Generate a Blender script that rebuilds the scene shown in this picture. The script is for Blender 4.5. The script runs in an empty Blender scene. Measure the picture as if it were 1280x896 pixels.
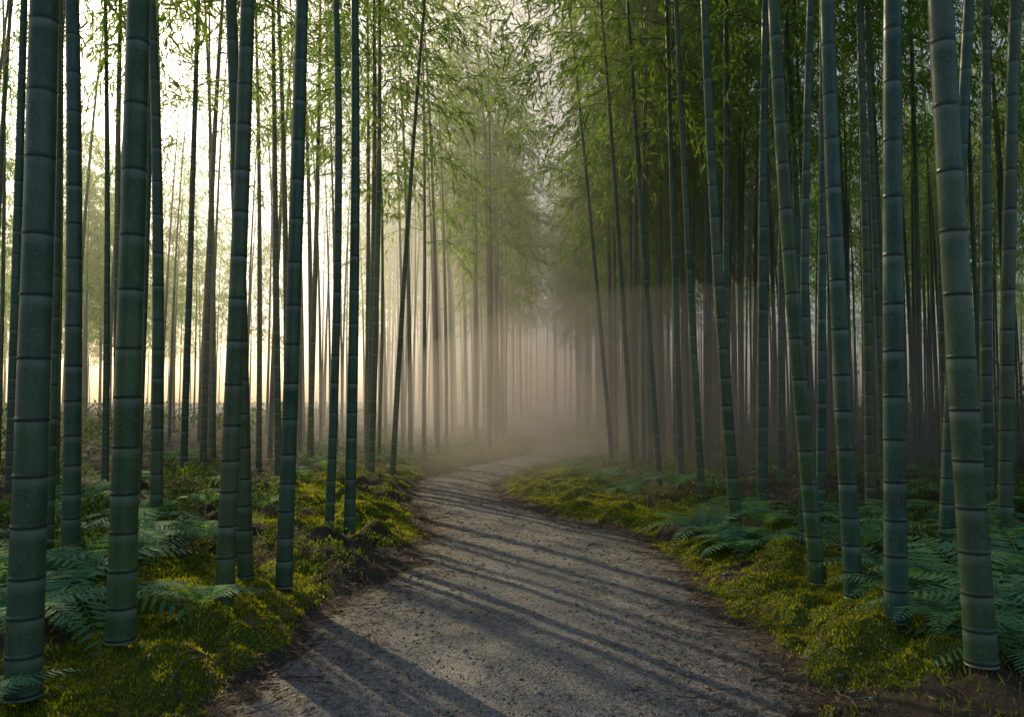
import bpy, math, time
import numpy as np
from mathutils import Vector
T0=time.time()
rng=np.random.default_rng(7)
scene=bpy.context.scene
# ------------------------------------------------------------------ helpers
def vnoise(x,y,seed=0):
    x=np.asarray(x,float);y=np.asarray(y,float)
    xi=np.floor(x).astype(np.int64);yi=np.floor(y).astype(np.int64)
    fx=x-xi;fy=y-yi
    fx=fx*fx*(3-2*fx);fy=fy*fy*(3-2*fy)
    def h(a,b):
        n=(a*374761393+b*668265263+seed*1442695041)&0x7fffffff
        n=((n^(n>>13))*1274126177)&0x7fffffff
        return ((n^(n>>16))&0xffff)/65535.0
    return (h(xi,yi)*(1-fx)+h(xi+1,yi)*fx)*(1-fy)+(h(xi,yi+1)*(1-fx)+h(xi+1,yi+1)*fx)*fy
def fbm(x,y,o=4,seed=0):
    s=0;a=.5
    for i in range(o):
        s=s+a*vnoise(np.asarray(x)*2**i,np.asarray(y)*2**i,seed+i);a*=.5
    return s/(1-.5**o)
def sstep(a,b,x):
    t=np.clip((x-a)/(b-a),0,1);return t*t*(3-2*t)
# ---- the path's centre line and half width, by distance
PC=[(-60,0,1.35),(-10,0,1.35),(0,0,1.35),(3.5,0,1.25),(4.64,.05,1.25),(5.57,.12,1.17),(7,.3,1.05),(8.5,.22,.93),(9.8,-.25,.70),(11.6,-.78,.58),
    (13.9,-1.0,.58),(17.0,-.3,.66),(21.0,1.35,.85),(27.9,1.95,.85),(34.8,1.0,.85),(46,2.0,.9),(55,4.5,1.),(70,10,.9),(120,30,.9)]
PC=np.array(PC);_yy=np.arange(-60,120,.1)
def _sm(v):
    k=np.exp(-np.linspace(-2.2,2.2,13)**2);k/=k.sum()
    return np.convolve(np.pad(v,6,mode='edge'),k,'valid')
_cx=_sm(np.interp(_yy,PC[:,0],PC[:,1]));_hw=_sm(np.interp(_yy,PC[:,0],PC[:,2]))
def cx(y):return np.interp(y,_yy,_cx)
def hw(y):return np.interp(y,_yy,_hw)
def pdist(x,y):
    return np.abs(x-cx(y))-hw(y)+ (fbm(np.asarray(x)*1.3,np.asarray(y)*1.3,3,5)-.5)*.5*(1-.7*sstep(7,14,y))+(fbm(np.asarray(x)*6,np.asarray(y)*6,2,8)-.5)*.16
def height(x,y):
    x=np.asarray(x,float);y=np.asarray(y,float)
    d=pdist(x,y);q=1-.8*sstep(10,18,y)
    t=sstep(-.2,1.1,d)
    m=np.maximum(fbm(x*2.3,y*2.3,3,11)-.38,0)
    h=-.04+t*.11*q+.03*(1-q)*t+ sstep(.1,.5,d)*(m*.42*q)+ sstep(.0,.5,d)*(fbm(x*9,y*9,3,21)-.5)*.07*q+sstep(-.3,.1,d)*(fbm(x*22,y*22,2,25)-.45)*.03
    h=h+sstep(.05,.4,d)*.05*sstep(8,10,y)
    return h+sstep(1.,6,d)*(fbm(x*.3,y*.3,2,31)-.4)*.6*(.3+.7*q)
def mossmask(x,y):
    d=pdist(x,y)
    return sstep(.1,.35,d)*(1-sstep(1.3,2.6,d))*sstep(.34,.5,fbm(np.asarray(x)*1.1+3,np.asarray(y)*1.1,3,44))
def mesh_np(name,V,F,mats,midx=None,attrs=None,smooth=False,F3=None):
    me=bpy.data.meshes.new(name)
    V=np.asarray(V,np.float32).reshape(-1,3);F=np.asarray(F,np.int32)
    k=F.shape[1]
    me.vertices.add(len(V));me.vertices.foreach_set('co',V.ravel())
    me.loops.add(F.size);me.loops.foreach_set('vertex_index',F.ravel())
    me.polygons.add(len(F))
    me.polygons.foreach_set('loop_start',np.arange(0,F.size,k,dtype=np.int32))
    me.polygons.foreach_set('loop_total',np.full(len(F),k,np.int32))
    for m in mats: me.materials.append(m)
    if midx is not None: me.polygons.foreach_set('material_index',np.asarray(midx,np.int32))
    if smooth is True: me.polygons.foreach_set('use_smooth',np.ones(len(F),bool))
    elif smooth is not False: me.polygons.foreach_set('use_smooth',np.asarray(smooth,bool))
    me.update(calc_edges=True)
    if attrs:
        for k_,v in attrs.items():
            a=me.attributes.new(k_,'FLOAT','POINT');a.data.foreach_set('value',np.asarray(v,np.float32))
    return me
def add(name,me,parent=None,loc=(0,0,0),rot=(0,0,0),sc=1):
    o=bpy.data.objects.new(name,me);scene.collection.objects.link(o)
    o.location=loc;o.rotation_euler=rot
    o.scale=(sc,sc,sc) if np.isscalar(sc) else sc
    if parent: o.parent=parent
    return o
def empty(name):
    o=bpy.data.objects.new(name,None);scene.collection.objects.link(o);return o
def norm(v): return v/np.maximum(np.linalg.norm(v,axis=-1,keepdims=True),1e-9)
def leaves(base,dir_,L,W,rng,side=None,wp=.4):
    """diamond leaves; returns verts (N*4,3), faces (N,4)"""
    n=len(base);dir_=norm(dir_)
    if side is None: side=rng.normal(size=(n,3))
    s=norm(np.cross(dir_,side))
    L=np.broadcast_to(L,(n,))[:,None];W=np.broadcast_to(W,(n,))[:,None]
    v=np.stack([base,base+dir_*L*wp+s*W*.5,base+dir_*L,base+dir_*L*wp-s*W*.5],1).reshape(-1,3)
    return v,np.arange(n*4).reshape(n,4)
class MB:
    def __init__(s): s.V=[];s.F=[];s.M=[];s.A=[];s.B=[];s.S=[];s.n=0
    def add(s,v,f,m=0,a=None,b=None,smooth=False):
        v=np.asarray(v).reshape(-1,3);f=np.asarray(f)
        s.V.append(v);s.F.append(f+s.n);s.M.append(np.full(len(f),m));s.n+=len(v);s.S.append(np.full(len(f),smooth))
        s.A.append(np.zeros(len(v)) if a is None else a);s.B.append(np.zeros(len(v)) if b is None else b)
    def mesh(s,name,mats,an=None,bn=None):
        at={}
        if an: at[an]=np.concatenate(s.A)
        if bn: at[bn]=np.concatenate(s.B)
        return mesh_np(name,np.concatenate(s.V),np.concatenate(s.F),mats,np.concatenate(s.M),at,np.concatenate(s.S))
# ------------------------------------------------------------------ materials
def mat(name):
    m=bpy.data.materials.new(name);m.use_nodes=True
    nt=m.node_tree;nt.nodes.clear()
    out=nt.nodes.new('ShaderNodeOutputMaterial')
    return m,nt,out
def N(nt,t,**kw):
    n=nt.nodes.new(t)
    for k,v in kw.items():
        if k.startswith('_'): setattr(n,k[1:],v)
        else: n.inputs[k.replace('__',' ')].default_value=v
    return n
def L(nt,a,b): nt.links.new(a,b)
def ramp(nt,fac,stops):
    r=nt.nodes.new('ShaderNodeValToRGB');cr=r.color_ramp
    while len(cr.elements)<len(stops): cr.elements.new(.5)
    for e,(p,c) in zip(cr.elements,stops):
        e.position=p;e.color=(*c,1) if len(c)==3 else c
    L(nt,fac,r.inputs[0]);return r.outputs[0]
def mix(nt,f,a,b,bt='MIX'):
    m=nt.nodes.new('ShaderNodeMix');m.data_type='RGBA';m.blend_type=bt
    for i,v in ((0,f),(6,a),(7,b)):
        if isinstance(v,(int,float)): m.inputs[i].default_value=v
        elif isinstance(v,tuple): m.inputs[i].default_value=(*v,1)
        else: L(nt,v,m.inputs[i])
    return m.outputs[2]
def math_(nt,op,a,b=0.,c=None,clamp=False):
    m=nt.nodes.new('ShaderNodeMath');m.operation=op;m.use_clamp=clamp
    for i,v in enumerate((a,b) if c is None else (a,b,c)):
        if isinstance(v,(int,float)): m.inputs[i].default_value=v
        else: L(nt,v,m.inputs[i])
    return m.outputs[0]
def culm_mat():
    m,nt,out=mat('bamboo_culm')
    tc=N(nt,'ShaderNodeTexCoord');oi=N(nt,'ShaderNodeObjectInfo')
    ad=nt.nodes.new('ShaderNodeVectorMath');ad.operation='ADD'
    sc=nt.nodes.new('ShaderNodeVectorMath');sc.operation='SCALE';sc.inputs['Scale'].default_value=40
    cmb=N(nt,'ShaderNodeCombineXYZ');[L(nt,oi.outputs['Random'],cmb.inputs[i]) for i in range(3)]
    L(nt,cmb.outputs[0],sc.inputs[0]);L(nt,tc.outputs['Object'],ad.inputs[0]);L(nt,sc.outputs[0],ad.inputs[1])
    mp=N(nt,'ShaderNodeMapping');mp.inputs['Scale'].default_value=(1,1,.18);L(nt,ad.outputs[0],mp.inputs[0])
    st=N(nt,'ShaderNodeTexNoise',Scale=26,Detail=6,Roughness=.65);L(nt,mp.outputs[0],st.inputs['Vector'])
    bl=N(nt,'ShaderNodeTexNoise',Scale=3.2,Detail=5,Roughness=.6);L(nt,ad.outputs[0],bl.inputs['Vector'])
    fine=N(nt,'ShaderNodeTexNoise',Scale=110,Detail=3);L(nt,ad.outputs[0],fine.inputs['Vector'])
    base=ramp(nt,oi.outputs['Random'],[(0,(.022,.085,.050)),(.25,(.065,.12,.022)),(.5,(.022,.085,.062)),(.75,(.085,.11,.03)),(1,(.026,.082,.055))])
    c=mix(nt,ramp(nt,st.outputs[0],[(.4,(0,0,0)),(.8,(.8,.8,.8))]),base,(.09,.17,.09))
    c=mix(nt,ramp(nt,bl.outputs[0],[(.4,(0,0,0)),(.7,(.8,.8,.8))]),c,(.016,.05,.018))
    c=mix(nt,ramp(nt,fine.outputs[0],[(.57,(0,0,0)),(.68,(.6,.6,.6))]),c,(.16,.22,.14))
    pw=N(nt,'ShaderNodeAttribute',_attribute_name='powder');rg=N(nt,'ShaderNodeAttribute',_attribute_name='ring')
    pf=math_(nt,'MULTIPLY',pw.outputs['Fac'],ramp(nt,bl.outputs[0],[(.35,(.05,.05,.05)),(.65,(.6,.6,.6))]))
    c=mix(nt,pf,c,(.26,.32,.26))
    c=mix(nt,math_(nt,'MULTIPLY',rg.outputs['Fac'],.8),c,(.014,.013,.01))
    b=N(nt,'ShaderNodeBsdfPrincipled',Roughness=.42);L(nt,c,b.inputs['Base Color'])
    b.inputs['Specular IOR Level'].default_value=.45
    rr=ramp(nt,bl.outputs[0],[(.3,(.26,.26,.26)),(.7,(.5,.5,.5))]);L(nt,rr,b.inputs['Roughness'])
    bp=N(nt,'ShaderNodeBump',Strength=.25,Distance=.004);L(nt,st.outputs[0],bp.inputs['Height']);L(nt,bp.outputs[0],b.inputs['Normal'])
    L(nt,b.outputs[0],out.inputs[0]);return m
def leaf_mat(name,c1,c2,c3,transl=.4,scale=1.5,rough=.55,spec=.3):
    m,nt,out=mat(name)
    g=N(nt,'ShaderNodeNewGeometry');oi=N(nt,'ShaderNodeObjectInfo')
    nz=N(nt,'ShaderNodeTexNoise',Scale=scale,Detail=1);L(nt,g.outputs['Position'],nz.inputs['Vector'])
    f=math_(nt,'MULTIPLY_ADD',g.outputs['Random Per Island'],.45,math_(nt,'MULTIPLY_ADD',nz.outputs[0],.9,-.2),clamp=True)
    c=ramp(nt,f,[(.1,c1),(.5,c2),(.9,c3)])
    b=N(nt,'ShaderNodeBsdfPrincipled',Roughness=rough);L(nt,c,b.inputs['Base Color'])
    b.inputs['Specular IOR Level'].default_value=spec
    t=N(nt,'ShaderNodeBsdfTranslucent')
    c2_=mix(nt,1.,c,(2.4,2.2,.85),'MULTIPLY');L(nt,c2_,t.inputs[0])
    ms=N(nt,'ShaderNodeMixShader',Fac=transl);L(nt,b.outputs[0],ms.inputs[1]);L(nt,t.outputs[0],ms.inputs[2])
    L(nt,ms.outputs[0],out.inputs[0]);return m
M_culm=culm_mat()
M_leaf=leaf_mat('bamboo_leaf',(.08,.17,.05),(.12,.22,.055),(.2,.27,.06),.64,.8)
M_twig,nt,out=mat('bamboo_twig');b=N(nt,'ShaderNodeBsdfPrincipled',Roughness=.6);b.inputs['Base Color'].default_value=(.06,.08,.04,1);L(nt,b.outputs[0],out.inputs[0])
M_fern=leaf_mat('fern_frond',(.08,.21,.13),(.12,.27,.15),(.19,.3,.10),.35,3,.7,.15)
M_shrub=leaf_mat('undergrowth_leaf',(.035,.075,.02),(.06,.115,.025),(.12,.16,.03),.35,2.5,.7,.15)
M_grass=leaf_mat('verge_herb',(.07,.12,.02),(.115,.17,.022),(.19,.22,.03),.4,3,.7,.15)
M_moss=leaf_mat('moss',(.12,.15,.012),(.22,.25,.015),(.32,.31,.02),.45,6,.8,.05)
M_litter=leaf_mat('dry_leaf',(.05,.035,.022),(.12,.085,.05),(.24,.19,.13),.1,8,.8)
def ground_mat():
    m,nt,out=mat('forest_floor')
    g=N(nt,'ShaderNodeNewGeometry')
    ma=N(nt,'ShaderNodeAttribute',_attribute_name='moss')
    n1=N(nt,'ShaderNodeTexNoise',Scale=5,Detail=8,Roughness=.7);L(nt,g.outputs['Position'],n1.inputs['Vector'])
    n2=N(nt,'ShaderNodeTexNoise',Scale=60,Detail=5,Roughness=.7);L(nt,g.outputs['Position'],n2.inputs['Vector'])
    dirt=ramp(nt,n1.outputs[0],[(.3,(.03,.022,.016)),(.55,(.065,.048,.034)),(.75,(.1,.075,.052))])
    dirt=mix(nt,ramp(nt,n2.outputs[0],[(.5,(0,0,0)),(.7,(.7,.7,.7))]),dirt,(.13,.105,.08))
    mo=ramp(nt,n2.outputs[0],[(.3,(.035,.055,.008)),(.55,(.085,.12,.012)),(.8,(.15,.18,.02))])
    f=math_(nt,'ADD',ma.outputs['Fac'],math_(nt,'MULTIPLY_ADD',n1.outputs[0],.8,-.42),clamp=True)
    f=ramp(nt,f,[(.35,(0,0,0)),(.6,(1,1,1))])
    c=mix(nt,f,dirt,mo)
    b=N(nt,'ShaderNodeBsdfPrincipled',Roughness=.9);L(nt,c,b.inputs['Base Color'])
    b.inputs['Specular IOR Level'].default_value=.2
    bp=N(nt,'ShaderNodeBump',Strength=.8,Distance=.02);L(nt,n2.outputs[0],bp.inputs['Height']);L(nt,bp.outputs[0],b.inputs['Normal'])
    L(nt,b.outputs[0],out.inputs[0]);return m
def path_mat():
    m,nt,out=mat('compacted_gravel')
    g=N(nt,'ShaderNodeNewGeometry')
    v=N(nt,'ShaderNodeTexVoronoi',Scale=85);L(nt,g.outputs['Position'],v.inputs['Vector'])
    v2=N(nt,'ShaderNodeTexVoronoi',Scale=190);L(nt,g.outputs['Position'],v2.inputs['Vector'])
    n1=N(nt,'ShaderNodeTexNoise',Scale=1.6,Detail=8,Roughness=.65);L(nt,g.outputs['Position'],n1.inputs['Vector'])
    n2=N(nt,'ShaderNodeTexNoise',Scale=34,Detail=6,Roughness=.7);L(nt,g.outputs['Position'],n2.inputs['Vector'])
    c=ramp(nt,n1.outputs[0],[(.3,(.12,.121,.123)),(.5,(.175,.177,.18)),(.72,(.235,.235,.235))])
    bw=N(nt,'ShaderNodeRGBToBW');L(nt,v.outputs['Color'],bw.inputs[0])
    st=ramp(nt,bw.outputs[0],[(.1,(.35,.35,.35)),(.9,(1.7,1.68,1.62))])
    c=mix(nt,.9,c,st,'MULTIPLY')
    c=mix(nt,ramp(nt,n2.outputs[0],[(.54,(0,0,0)),(.7,(.5,.5,.5))]),c,(.08,.074,.066))
    ed=N(nt,'ShaderNodeAttribute',_attribute_name='edge')
    ef=math_(nt,'ADD',ed.outputs['Fac'],math_(nt,'MULTIPLY_ADD',n1.outputs[0],.9,-.45))
    n3=math_(nt,'MULTIPLY_ADD',n2.outputs[0],.6,-.3);ef=math_(nt,'ADD',ef,n3)
    c=mix(nt,ramp(nt,ef,[(.6,(0,0,0)),(1.,(.9,.9,.9))]),c,(.085,.066,.05))
    b=N(nt,'ShaderNodeBsdfPrincipled',Roughness=.75);L(nt,c,b.inputs['Base Color'])
    b.inputs['Specular IOR Level'].default_value=.35
    h=math_(nt,'ADD',math_(nt,'MULTIPLY',v.outputs['Distance'],-1.0),math_(nt,'MULTIPLY',n2.outputs[0],.6))
    h=math_(nt,'ADD',h,math_(nt,'MULTIPLY',v2.outputs['Distance'],-.5))
    bp=N(nt,'ShaderNodeBump',Strength=.9,Distance=.010);L(nt,h,bp.inputs['Height']);L(nt,bp.outputs[0],b.inputs['Normal'])
    L(nt,b.outputs[0],out.inputs[0]);return m
M_ground=ground_mat();M_path=path_mat()
M_stone,nt,out=mat('gravel_stone');g=N(nt,'ShaderNodeNewGeometry')
c=ramp(nt,g.outputs['Random Per Island'],[(0,(.05,.048,.045)),(.5,(.14,.138,.135)),(1,(.29,.28,.27))])
b=N(nt,'ShaderNodeBsdfPrincipled',Roughness=.8);L(nt,c,b.inputs['Base Color']);L(nt,b.outputs[0],out.inputs[0])
# ------------------------------------------------------------------ ground & path
def axis(lo,hi,step,far,g=1.16):
    a=list(np.arange(lo,hi,step));s=step;x=a[-1]
    while x<far: s*=g;x+=s;a.append(x)
    return a
xs=np.array(axis(0,4.2,.04,450,1.1));xs=np.concatenate([-xs[:0:-1],xs])
yf=np.array(axis(2.4,12,.04,500,1.04));yb=np.array(axis(0,.2,.1,80,1.25));ys=np.concatenate([(2.35-yb)[::-1],yf])
X,Y=np.meshgrid(xs,ys);Z=height(X,Y)
nx,ny=len(xs),len(ys);ii=np.arange(nx*ny).reshape(ny,nx)
F=np.stack([ii[:-1,:-1],ii[:-1,1:],ii[1:,1:],ii[1:,:-1]],-1).reshape(-1,4)
me=mesh_np('ground',np.stack([X,Y,Z],-1),F,[M_ground],attrs={'moss':mossmask(X,Y).ravel()},smooth=True)
add('ground',me)
us=np.linspace(-1,1,71);yp=np.array([*np.arange(-30,2.4,.5),*np.arange(2.4,14,.05),*np.arange(14,110,.25)])
def mg(y): return .10+.3*(1-sstep(7,10,y))
U,Yp=np.meshgrid(us,yp);W=hw(Yp)+mg(Yp);Xp=cx(Yp)+U*W
Zp=-.005-.028*U**2+(fbm(Xp*1.5,Yp*1.5,3,61)-.5)*.03+(fbm(Xp*12,Yp*12,3,71)-.5)*.010+sstep(16,24,Yp)*.05
ii=np.arange(U.size).reshape(U.shape)
F=np.stack([ii[:-1,:-1],ii[:-1,1:],ii[1:,1:],ii[1:,:-1]],-1).reshape(-1,4)
add('gravel_path',mesh_np('gravel_path',np.stack([Xp,Yp,Zp],-1),F,[M_path],smooth=True,attrs={'edge':np.abs(U).ravel()}))
def pz(x,y): return np.maximum(height(x,y), -.005-.028*((x-cx(y))/(hw(y)+mg(y)))**2+(fbm(x*1.5,y*1.5,3,61)-.5)*.03)
# ------------------------------------------------------------------ bamboo
def make_bamboo(name,seed,H,dia,lean=(0,0),bend=(0,0),crown=6.,sides=20,detail=True,nleaf=1.0,spread=1.7,lsz=1.):
    r=np.random.default_rng(seed);mb=MB()
    def axis_pt(z):
        t=z/H
        return np.stack([lean[0]*z+bend[0]*t**2.6,lean[1]*z+bend[1]*t**2.6,z],-1)
    zn=[.05];step=.15
    smax=r.uniform(.26,.34)
    while zn[-1]<H-.3:
        t=zn[-1]/H
        step=min(step*1.08,smax) if t<.3 else (smax+.05 if t<.75 else .26)
        zn.append(zn[-1]+step*r.uniform(.9,1.1))
    zn=np.array(zn)
    R0=dia/2
    rad=lambda z: R0*(1-.0*z)*np.clip(1-(z/H)**1.15*.92,.06,1)*(1+.10*np.exp(-z/.25))
    loops=[(-.4,1.1,0,0)]
    for z in zn:
        if detail and z<6: loops+= [(z-.06,1,0,0),(z-.016,1,0,1),(z-.007,.992,.2,.9),(z-.003,1.0,.9,.3),(z+.003,1.045,.6,0),(z+.008,1.045,.8,0),(z+.013,1.0,.4,0),(z+.02,1.,0,0)]
        else: loops+= [(z-.06,1,0,0),(z-.012,1,.1,1),(z,1.05,1,0),(z+.016,1,0,0)]
    lo=np.array(loops);lz=lo[:,0]
    c=axis_pt(lz);rr=rad(np.maximum(lz,0))*lo[:,1]
    an=np.linspace(0,2*np.pi,sides,endpoint=False)
    ring=np.stack([np.cos(an),np.sin(an),0*an],-1)
    V=c[:,None,:]+ring[None]*rr[:,None,None]
    n=len(lz);i=np.arange(n*sides).reshape(n,sides);j=np.roll(i,-1,1)
    F=np.stack([i[:-1],j[:-1],j[1:],i[1:]],-1).reshape(-1,4)
    mb.add(V,F,0,np.repeat(lo[:,2],sides),np.repeat(lo[:,3],sides),True)
    bn=zn[zn>crown];LB=[];LD=[];LL=[]
    for k,z in enumerate(bn):
        t=(z-crown)/(H-crown)
        for q in range(2):
            if r.uniform()<.25: continue
            phi=k*np.pi+q*.9+r.uniform(-.5,.5)
            Lb=spread*(.55+.75*np.sin(np.pi*min(t*.8+.18,1)))*r.uniform(.65,1.15)
            el=r.uniform(.35,.75);dr=r.uniform(.45,.85)
            hd=np.array([np.cos(phi),np.sin(phi),0])
            p0=axis_pt(z)
            s=np.linspace(0,1,5)[:,None]
            P=p0+hd*s*Lb*math.cos(el)+np.array([0,0,1])*(s*Lb*math.sin(el)-dr*s**2*Lb)
            sd=np.cross(hd,[0,0,1]);w=(.009*(1-s*.75))
            tri=np.stack([P+sd*w,P-sd*w*.5+np.array([0,0,1])*w*.87,P-sd*w*.5-np.array([0,0,1])*w*.87],1)
            a=np.arange(15).reshape(5,3);b_=np.roll(a,-1,1)
            mb.add(tri,np.stack([a[:-1],b_[:-1],b_[1:],a[1:]],-1).reshape(-1,4),1)
            nt_=int(9*nleaf*Lb/1.7)+1
            ss=r.uniform(.25,1.03,nt_)[:,None]
            base=p0+hd*ss*Lb*math.cos(el)+np.array([0,0,1])*(ss*Lb*math.sin(el)-dr*ss**2*Lb)
            off=r.normal(size=(nt_,3))*np.array([.16,.16,.10])
            tw=norm(hd*.7+r.normal(size=(nt_,3))*.55+np.array([0,0,-.35]))
            for m_ in range(7):
                tt=(m_+1)/7*.42
                bb=base+off*.3+tw*tt+np.array([0,0,-1])*(tt**2*.7)
                LB.append(bb);LD.append(tw*.8+r.normal(size=(nt_,3))*.4+np.array([0,0,-.5]));LL.append(r.uniform(.11,.20,nt_)*lsz)
    if LB:
        LB=np.concatenate(LB);LD=np.concatenate(LD);LL=np.concatenate(LL)
        v,f=leaves(LB,LD,LL,LL*.15+.004,r,wp=.35)
        mb.add(v,f,2)
    return mb.mesh(name,[M_culm,M_twig,M_leaf],'ring','powder')
# surveyed culms: x, y, lean_x, diameter
CUL=[(-2.36,3.92,.0,.178),(-2.17,4.49,.011,.165),(-3.56,6.5,-.008,.155),(-2.03,5.69,.023,.145),(-2.14,6.48,-.03,.13),(-1.79,6.33,.022,.14),
(-3.63,8.2,-.004,.14),(-1.89,8.3,.03,.105),(-1.69,8.35,.012,.13),(-6.25,10,.0,.15),(-4.03,6.97,.008,.116),(-5.9,12,-.035,.13),(-4.76,11.6,.01,.118),
(-2.34,13.3,.025,.13),(-2.0,13.4,.05,.11),(-5.4,14,.0,.14),(-3.7,12.7,-.03,.13),(-3.8,15,.02,.13),(-2.9,10.2,.012,.11),(-5.2,9.1,.0,.13),
(2.41,4.16,-.038,.165),(2.28,4.8,.014,.143),(2.41,5.69,-.031,.14),(2.35,6.19,-.074,.135),(2.29,8.19,-.061,.135),(2.99,9.6,.014,.15),(2.65,7.33,.02,.095),
(2.35,9.95,-.039,.11),(2.45,11.6,-.02,.11),(3.75,6.97,.06,.13),(5.14,8.7,.03,.15),(4.27,6.97,.036,.14),(4.16,9.3,.008,.14),(3.09,11.6,.02,.14),
(2.16,11.7,-.06,.1),(1.95,15.5,-.08,.11),(2.1,13.9,-.05,.11),(5.8,10.7,-.01,.13),(3.9,11.6,.015,.14),(2.7,13.2,.0,.11),(4.7,10.1,-.015,.12),
(3.3,8.6,.03,.11),(-4.5,9.6,.02,.12),(5.2,7.4,.02,.12)]
occ=[]
for i,(x,y,ln,d) in enumerate(CUL):
    near=y<9.
    if near: x,y,d=x*.92,y*.92,d*.95
    s=1 if x<0 else -1
    me=make_bamboo('bamboo',100+i,rng.uniform(12.5,14),d*.88,(ln,rng.uniform(-.012,.012)),(s*rng.uniform(-1.4,-.2) -ln*6 if near else s*rng.uniform(-.6,.6)-ln*3,rng.uniform(-.8,.8)),
        crown=rng.uniform(7.,8.) if near else rng.uniform(5.0,6.6),sides=28 if near else 16,detail=True,
        nleaf=.18 if near else (1.6 if x>0 else 1.0),spread=1.2 if near else 1.7,lsz=1.1)
    add('bamboo',me,loc=(x,y,float(height(x,y))))
    occ.append((x,y))
# grove variants: 0-4 full crowns, 5-7 interior stems with high light crowns, 8-9 nearly bare poles
VAR=[]
HH=[12.5,13,13.5,12,12.5,13.5,14.5,13,13,12];DD=[.10,.11,.12,.09,.105,.11,.10,.11,.11,.10];CC=[5.0,5.8,6.6,6.,4.7,7.2,8.2,6.8,8.5,8.]
for k in range(10):
    VAR.append(make_bamboo('bamboo_stem',500+k,HH[k],DD[k],
      (rng.uniform(-.02,.02),rng.uniform(-.03,.03)),(rng.uniform(-.8,.1),rng.uniform(-.5,.5)),crown=CC[k],sides=10,detail=False,
      nleaf=1.6 if k<5 else (.75 if k<8 else .12) ,spread=1.55,lsz=1.2))
def scatter(n,x0,x1,y0,y1,test,mind):
    pts=[]
    cell={}
    def key(x,y): return (int(x//mind),int(y//mind))
    for (x,y) in occ: cell.setdefault(key(x,y),[]).append((x,y))
    tries=0
    while len(pts)<n and tries<n*20:
        tries+=1
        x=rng.uniform(x0,x1);y=rng.uniform(y0,y1)
        if not test(x,y): continue
        kx,ky=key(x,y);ok=True
        for a in (-1,0,1):
            for b in (-1,0,1):
                for (px,py) in cell.get((kx+a,ky+b),[]):
                    if (px-x)**2+(py-y)**2<mind*mind: ok=False
        if ok: pts.append((x,y));cell.setdefault((kx,ky),[]).append((x,y));occ.append((x,y))
    return pts
def t_in(x,y):
    d=abs(x-float(cx(y)))-float(hw(y))
    m_=1.1 if y<15 else (1.05 if x<0 else .95)
    if y>44: m_=.4
    if y<9.5 and abs(x)<.75*abs(y)+2.2: return False
    if x>0 and y<15 and x<2.4: return False
    if 15<=y<21 and 0<x<2.1: return False
    return d>m_
gl=empty('bamboo_grove');gr=empty('bamboo_grove');gd=empty('bamboo_grove')
def plant(pts,par,ks,smin=.9,smax=1.1):
    for (x,y) in pts:
        v=VAR[ks[rng.integers(len(ks))]]
        d=x-float(cx(y))
        rz=(0 if d<0 else math.pi)+rng.uniform(-.6,.6) if abs(d)<5 else rng.uniform(0,6.28)
        add('bamboo_stem',v,par,(x,y,float(height(x,y))-.02),(0,0,rz),rng.uniform(smin,smax))
# leafy clumps along the left verge stand in groups with glades between them, where the sun comes in
def glade(y): return ((y-14.5)%7.2)>3.7
plant(scatter(34,-5,1,14,45,lambda x,y:t_in(x,y) and x<cx(y) and x>cx(y)-2.8 and not glade(y),.5),gl,[0,1,2,3,4])
plant(scatter(18,-5,1,14,45,lambda x,y:t_in(x,y) and x<cx(y) and x>cx(y)-2.8 and glade(y),.5),gl,[8,9])
plant(scatter(10,-15,-9,11.5,18,t_in,.8),gl,[7,6,5],.9,1.05)
plant(scatter(110,-12,-1,6,46,lambda x,y:t_in(x,y) and x<cx(y),.6),gl,[8,9])
plant(scatter(75,-26,-13,13,50,t_in,.8),gl,[0,1,2,4],.85,1.)
plant(scatter(85,1,7,11,45,lambda x,y:t_in(x,y) and x>cx(y) and x<cx(y)+4,.45),gr,[0,1,2,3,4])
plant(scatter(280,1,24,6,46,lambda x,y:t_in(x,y) and x>cx(y),.6),gr,[5,6,7,2])
plant(scatter(75,-9,14,44,58,t_in,.6),gd,[8,9,5,6,1],1.0,1.2)
plant(scatter(60,-14,26,58,85,t_in,.9),gd,[0,1,2,3,4],1.3,1.6)
plant(scatter(90,22,45,18,70,t_in,.9),gd,[0,1,2,3,4],.9,1.1)
plant(scatter(150,-48,-26,14,75,t_in,1.1),gd,[0,1,2,3,4],.85,1.1)
print('bamboo',time.time()-T0)
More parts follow.
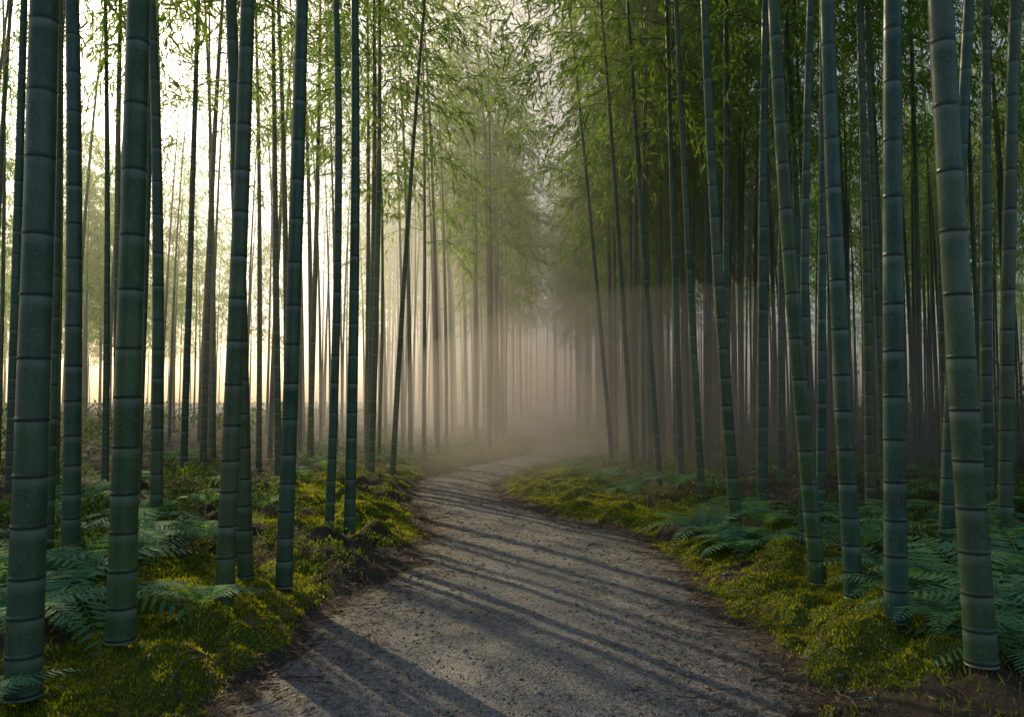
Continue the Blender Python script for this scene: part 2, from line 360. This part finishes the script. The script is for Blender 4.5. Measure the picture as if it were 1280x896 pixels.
# ------------------------------------------------------------------ ferns
def make_fern(seed,nf=9,Lf=.75):
    r=np.random.default_rng(seed);mb=MB()
    for k in range(nf):
        phi=k*2*np.pi/nf+r.uniform(-.3,.3);Lk=Lf*r.uniform(.75,1.15);el=r.uniform(.85,1.2);dr=r.uniform(.6,.85)
        hd=np.array([math.cos(phi),math.sin(phi),0]);up=np.array([0,0,1.]);sd=np.cross(up,hd)
        def P(s): return hd*(s*Lk*math.cos(el)+.3*s**2*Lk)[...,None]+up*(s*Lk*math.sin(el)-dr*s**2*Lk)[...,None]
        npn=20;s=np.linspace(.14,.985,npn);p=P(s);tan=norm(P(s+.01)-P(s-.01))
        ns=np.linspace(0,1,9);pp=P(ns);w=.004*(1-ns*.8)[:,None]
        st=np.stack([pp-sd*w,pp+sd*w],1).reshape(-1,3);i=np.arange(8)*2
        mb.add(st,np.stack([i,i+1,i+3,i+2],-1),0)
        prof=np.sin(np.pi*np.clip((s-.05)/.98,0,1)**.62)**.9*.23*Lk+.004
        nrm=norm(np.cross(tan,np.broadcast_to(sd,tan.shape)))
        for sg in (-1,1):
            pd=norm(sd*sg*1.0+tan*.45+r.normal(size=(npn,3))*.07-up*.15)
            # each pinna: a long tapering blade with toothed margin
            wd=np.minimum(prof*.24,Lk*.85/npn*.62)
            v,f=leaves(p,pd,prof,wd,r,side=nrm+r.normal(size=nrm.shape)*.1,wp=.25)
            mb.add(v,f,0)
            for qi in (.2,.38,.56,.74):
                b0=p+pd*(prof*qi)[:,None]
                for s2 in (-1,1):
                    v,f=leaves(b0,norm(tan*s2+pd*1.1),wd*(1.15-qi*.7),wd*.45,r,side=nrm+r.normal(size=nrm.shape)*.25,wp=.4)
                    mb.add(v,f,0)
    return mb.mesh('fern',[M_fern])
FV=[make_fern(900+k,[9,8,11,7][k],[.85,.95,.7,.8][k]) for k in range(4)]
ferns=[(-2.75,4.9,1.1),(-3.3,5.0,1.2),(-2.85,5.6,1.1),(-3.9,5.9,1.2),(-2.6,4.2,.8),(-3.0,6.6,1),(-4.6,6.6,1.1),(-2.6,6.9,.8),(-3.4,7.4,1),(-4.4,8.2,1),(-1.85,4.8,.6),(-2.2,3.3,.5),
(2.9,5.0,1.1),(2.7,5.6,.9),(2.85,4.4,1.0),(3.5,5.5,1.2),(2.85,6.6,.95),(2.0,6.9,.9),(1.85,7.5,.85),(2.45,7.9,.8),(3.2,7.4,1),(3.9,6.3,1.1),(4.4,7.8,1.1),(2.6,4.1,.8),(2.7,9.0,.8),(4.9,6.8,1),(3.6,4.9,1),
(2.25,7.1,.9),(1.3,11.6,.6),(1.0,12.3,.5),(1.5,12.8,.7),(1.25,14.2,.6),(1.6,10.8,.7),(2.0,16,.7),(2.45,5.0,.7),(2.35,4.4,.6)]
for (x,y,s) in ferns:
    add('fern',FV[rng.integers(4)],loc=(x,y,float(height(x,y))),rot=(rng.uniform(-.1,.1),rng.uniform(-.1,.1),rng.uniform(0,6.28)),sc=s*rng.uniform(.95,1.15))
fb=empty('fern_bed')
for k in range(120):
    s=rng.choice([-1,1]);y=rng.uniform(8.5,32);x=float(cx(y))+s*(float(hw(y))+rng.uniform(1.2,6))
    add('fern_clump',FV[rng.integers(4)],fb,(x,y,float(height(x,y))),(0,0,rng.uniform(0,6.28)),rng.uniform(.6,.9))
# ------------------------------------------------------------------ undergrowth shrubs
def clumps(name,centres,radii,nper,lsz,matl,flat=.8):
    C=np.repeat(centres,nper,0);R=np.repeat(radii,nper)
    n=len(C);d=norm(rng.normal(size=(n,3)));d[:,2]=np.abs(d[:,2])
    rad=R*rng.uniform(.35,1.05,n)**.6
    P=C+d*rad[:,None]*np.array([1,1,flat])
    D=d+rng.normal(size=(n,3))*.6+np.array([0,0,.2])
    l=rng.uniform(.6,1.3,n)*lsz
    v,f=leaves(P,D,l,l*.48,rng,side=np.tile([0,0,1.],(n,1))+rng.normal(size=(n,3))*.5,wp=.45)
    add(name,mesh_np(name,v,f,[matl]))
def ring_pts(n,y0,y1,dmin,dmax,pw=1.):
    s=rng.choice([-1,1],n);y=y0+(y1-y0)*rng.uniform(0,1,n)**1.3
    dd=dmin+(dmax-dmin)*rng.uniform(0,1,n)**pw
    x=cx(y)+s*(hw(y)+dd);return x,y
x,y=ring_pts(420,7.5,34,1.6,8);z=height(x,y)
clumps('undergrowth',np.stack([x,y,z],-1),rng.uniform(.2,.42,len(x)),170,.055,M_shrub,.85)
x=rng.uniform(-6.5,-2.9,90);y=rng.uniform(5.6,9,90);x2=rng.uniform(2.9,6.5,80);y2=rng.uniform(5.2,9,80)
x=np.r_[x,x2];y=np.r_[y,y2];k=np.abs(x)>.35*y+.4;x=x[k];y=y[k];z=height(x,y)
clumps('undergrowth',np.stack([x,y,z],-1),rng.uniform(.15,.34,len(x)),240,.04,M_shrub,.9)
x=rng.uniform(-40,-9,300);y=rng.uniform(14,60,300);z=height(x,y)
clumps('undergrowth',np.stack([x,y,z],-1),rng.uniform(.5,1.4,len(x)),120,.16,M_shrub,1.)
x=rng.uniform(-9,20,90);y=rng.uniform(48,62,90);z=height(x,y)
clumps('undergrowth',np.stack([x,y,z],-1),rng.uniform(.4,.9,len(x)),120,.14,M_shrub,1.)
x=rng.uniform(10,42,200);y=rng.uniform(16,75,200);k=x>y*.3+5;x=x[k];y=y[k];z=height(x,y)
clumps('undergrowth',np.stack([x,y,z],-1),.5+2.2*rng.uniform(0,1,len(x))**2.5,150,.2,M_shrub,1.5)
x,y=ring_pts(600,4.5,24,.4,1.7);k=mossmask(x,y)<.75;x=x[k];y=y[k];z=height(x,y)
clumps('verge_plants',np.stack([x,y,z],-1),rng.uniform(.05,.14,len(x))*(1-.4*sstep(10,16,y)),90,.026,M_grass,.9)
x,y=ring_pts(26000,3,30,.2,2.6);z=height(x,y);n=len(x)
l=rng.uniform(.03,.09,n)*np.clip(.6+pdist(x,y)*.4,.4,1.2)
v,f=leaves(np.stack([x,y,z-.005],-1),rng.normal(size=(n,3))*.45+np.array([0,0,1]),l,l*.06+.002+.0004*y,rng,wp=.3)
add('grass',mesh_np('grass',v,f,[M_grass]))
x,y=ring_pts(360000,2.6,15,-.1,2.4);k=mossmask(x,y)>rng.uniform(.2,.8,len(x));x=x[k];y=y[k];n=len(x);z=height(x,y)
l=rng.uniform(.012,.03,n)
v,f=leaves(np.stack([x,y,z-.004],-1),rng.normal(size=(n,3))*.38+np.array([0,0,1]),l,l*.28+.002,rng,wp=.4)
add('moss',mesh_np('moss',v,f,[M_moss]));print('moss',n)
n=24000;y=2.6+rng.uniform(0,1,n)**1.5*18;s=rng.choice([-1,1],n);e=np.abs(rng.normal(size=n))*.42
x=cx(y)+s*(hw(y)-.02+e*rng.choice([1,-.9],n,p=[.6,.4])+rng.uniform(0,2.2,n)*(rng.uniform(size=n)<.2));z=pz(x,y)+.006
d=rng.normal(size=(n,3))*np.array([1,1,.16]);l=rng.uniform(.02,.085,n)
v,f=leaves(np.stack([x,y,z],-1),d,l,l*.13+.003,rng,side=np.tile([0,0,1.],(n,1))+rng.normal(size=(n,3))*.35,wp=.4)
add('leaf_litter',mesh_np('leaf_litter',v,f,[M_litter]))
mb=MB()
for k in range(480):
    yy=2.8+rng.uniform()**1.5*11;s=rng.choice([-1,1]);xx=float(cx(yy))+s*(float(hw(yy))+rng.normal()*.24+.25)
    a=rng.uniform(0,6.28);Lk=rng.uniform(.08,.42);t=np.linspace(-.5,.5,5)
    px=xx+math.cos(a)*t*Lk+rng.normal(size=5)*.008;py=yy+math.sin(a)*t*Lk+rng.normal(size=5)*.008
    P=np.stack([px,py,pz(px,py)+rng.uniform(.004,.02)],-1);w=rng.uniform(.0015,.004)
    o=np.array([[-math.sin(a),math.cos(a),0],[0,0,1],[math.sin(a),-math.cos(a),0],[0,0,-1]])*w
    V=(P[:,None]+o[None]).reshape(-1,3);i=np.arange(20).reshape(5,4);j=np.roll(i,-1,1)
    mb.add(V,np.stack([i[:-1],j[:-1],j[1:],i[1:]],-1).reshape(-1,4),0)
add('fallen_twigs',mb.mesh('fallen_twigs',[M_litter]))
n=18000;y=2.6+rng.uniform(0,1,n)**1.6*14;x=cx(y)+np.clip(rng.normal(size=n)*.8,-1.2,1.2)*(hw(y)+.1);z=pz(x,y)
r_=rng.lognormal(-5.3,.45,n)
o=np.array([[1,0,0],[0,1,0],[-1,0,0],[0,-1,0],[.6,.5,.8],[-.5,.6,.75],[-.55,-.5,.8],[.5,-.55,.7]])
V=np.stack([x,y,z],-1)[:,None]+(o[None]*rng.uniform(.7,1.2,(n,8,1)))*r_[:,None,None]*np.array([1,1,.75])
Fb=np.array([[0,1,5,4],[1,2,6,5],[2,3,7,6],[3,0,4,7],[4,5,6,7]])
F=(Fb[None]+(np.arange(n)*8)[:,None,None]).reshape(-1,4)
add('loose_gravel',mesh_np('loose_gravel',V,F,[M_stone]))
print('plants',time.time()-T0)
# ------------------------------------------------------------------ mist: homogeneous banks, thinning to nothing at their rims
def mist_mat(den,g,col=(1,1,.96)):
    m,nt,out=mat('mist')
    vs=N(nt,'ShaderNodeVolumeScatter',Anisotropy=g,Density=den);vs.inputs['Color'].default_value=(*col,1)
    L(nt,vs.outputs[0],out.inputs['Volume'])
    return m
def bank(c,r,den,g=.6):
    nu,nv=32,18
    V=[];
    for i in range(nv+1):
        th=math.pi*i/nv
        for j in range(nu):
            ph=2*math.pi*j/nu
            V.append((c[0]+r[0]*math.sin(th)*math.cos(ph),c[1]+r[1]*math.sin(th)*math.sin(ph),c[2]+r[2]*math.cos(th)))
    F=[(i*nu+j,(i+1)*nu+j,(i+1)*nu+(j+1)%nu,i*nu+(j+1)%nu) for i in range(nv) for j in range(nu)]
    me=bpy.data.meshes.new('mist');me.from_pydata(V,[],F);me.validate();me.materials.append(mist_mat(den,g));return add('mist',me)
bank((4,54,8),(34,46,26),.007)
bank((1.5,38,12),(8,27,20),.026)
bank((.5,28,.5),(8,17,3.0),.014)
bank((3,16,1.2),(5.5,8,2.3),.04)
# ------------------------------------------------------------------ light
EL=math.radians(29);AZ=math.radians(-35)
w=bpy.data.worlds.new('World');scene.world=w;w.use_nodes=True;nt=w.node_tree
sky=nt.nodes.new('ShaderNodeTexSky');sky.sky_type='NISHITA';sky.sun_disc=False
sky.sun_elevation=EL;sky.sun_rotation=AZ%(2*math.pi);sky.dust_density=3.
nt.links.new(sky.outputs[0],nt.nodes['Background'].inputs[0]);nt.nodes['Background'].inputs[1].default_value=.15
sd=Vector((math.sin(AZ)*math.cos(EL),math.cos(AZ)*math.cos(EL),math.sin(EL)))
l=bpy.data.lights.new('sun','SUN');l.energy=5;l.angle=math.radians(.5);l.color=(1,.8,.46)
o=bpy.data.objects.new('sun',l);scene.collection.objects.link(o);o.rotation_euler=(-sd).to_track_quat('-Z','Y').to_euler()
cam=bpy.data.cameras.new('camera');cam.lens=28;cam.sensor_width=36;cam.clip_end=2000
co=bpy.data.objects.new('camera',cam);scene.collection.objects.link(co);co.location=(0,0,1.4);co.rotation_euler=(math.radians(93),0,0)
scene.camera=co
scene.view_settings.view_transform='Standard';scene.view_settings.look='None';scene.view_settings.exposure=0
print('done',time.time()-T0)
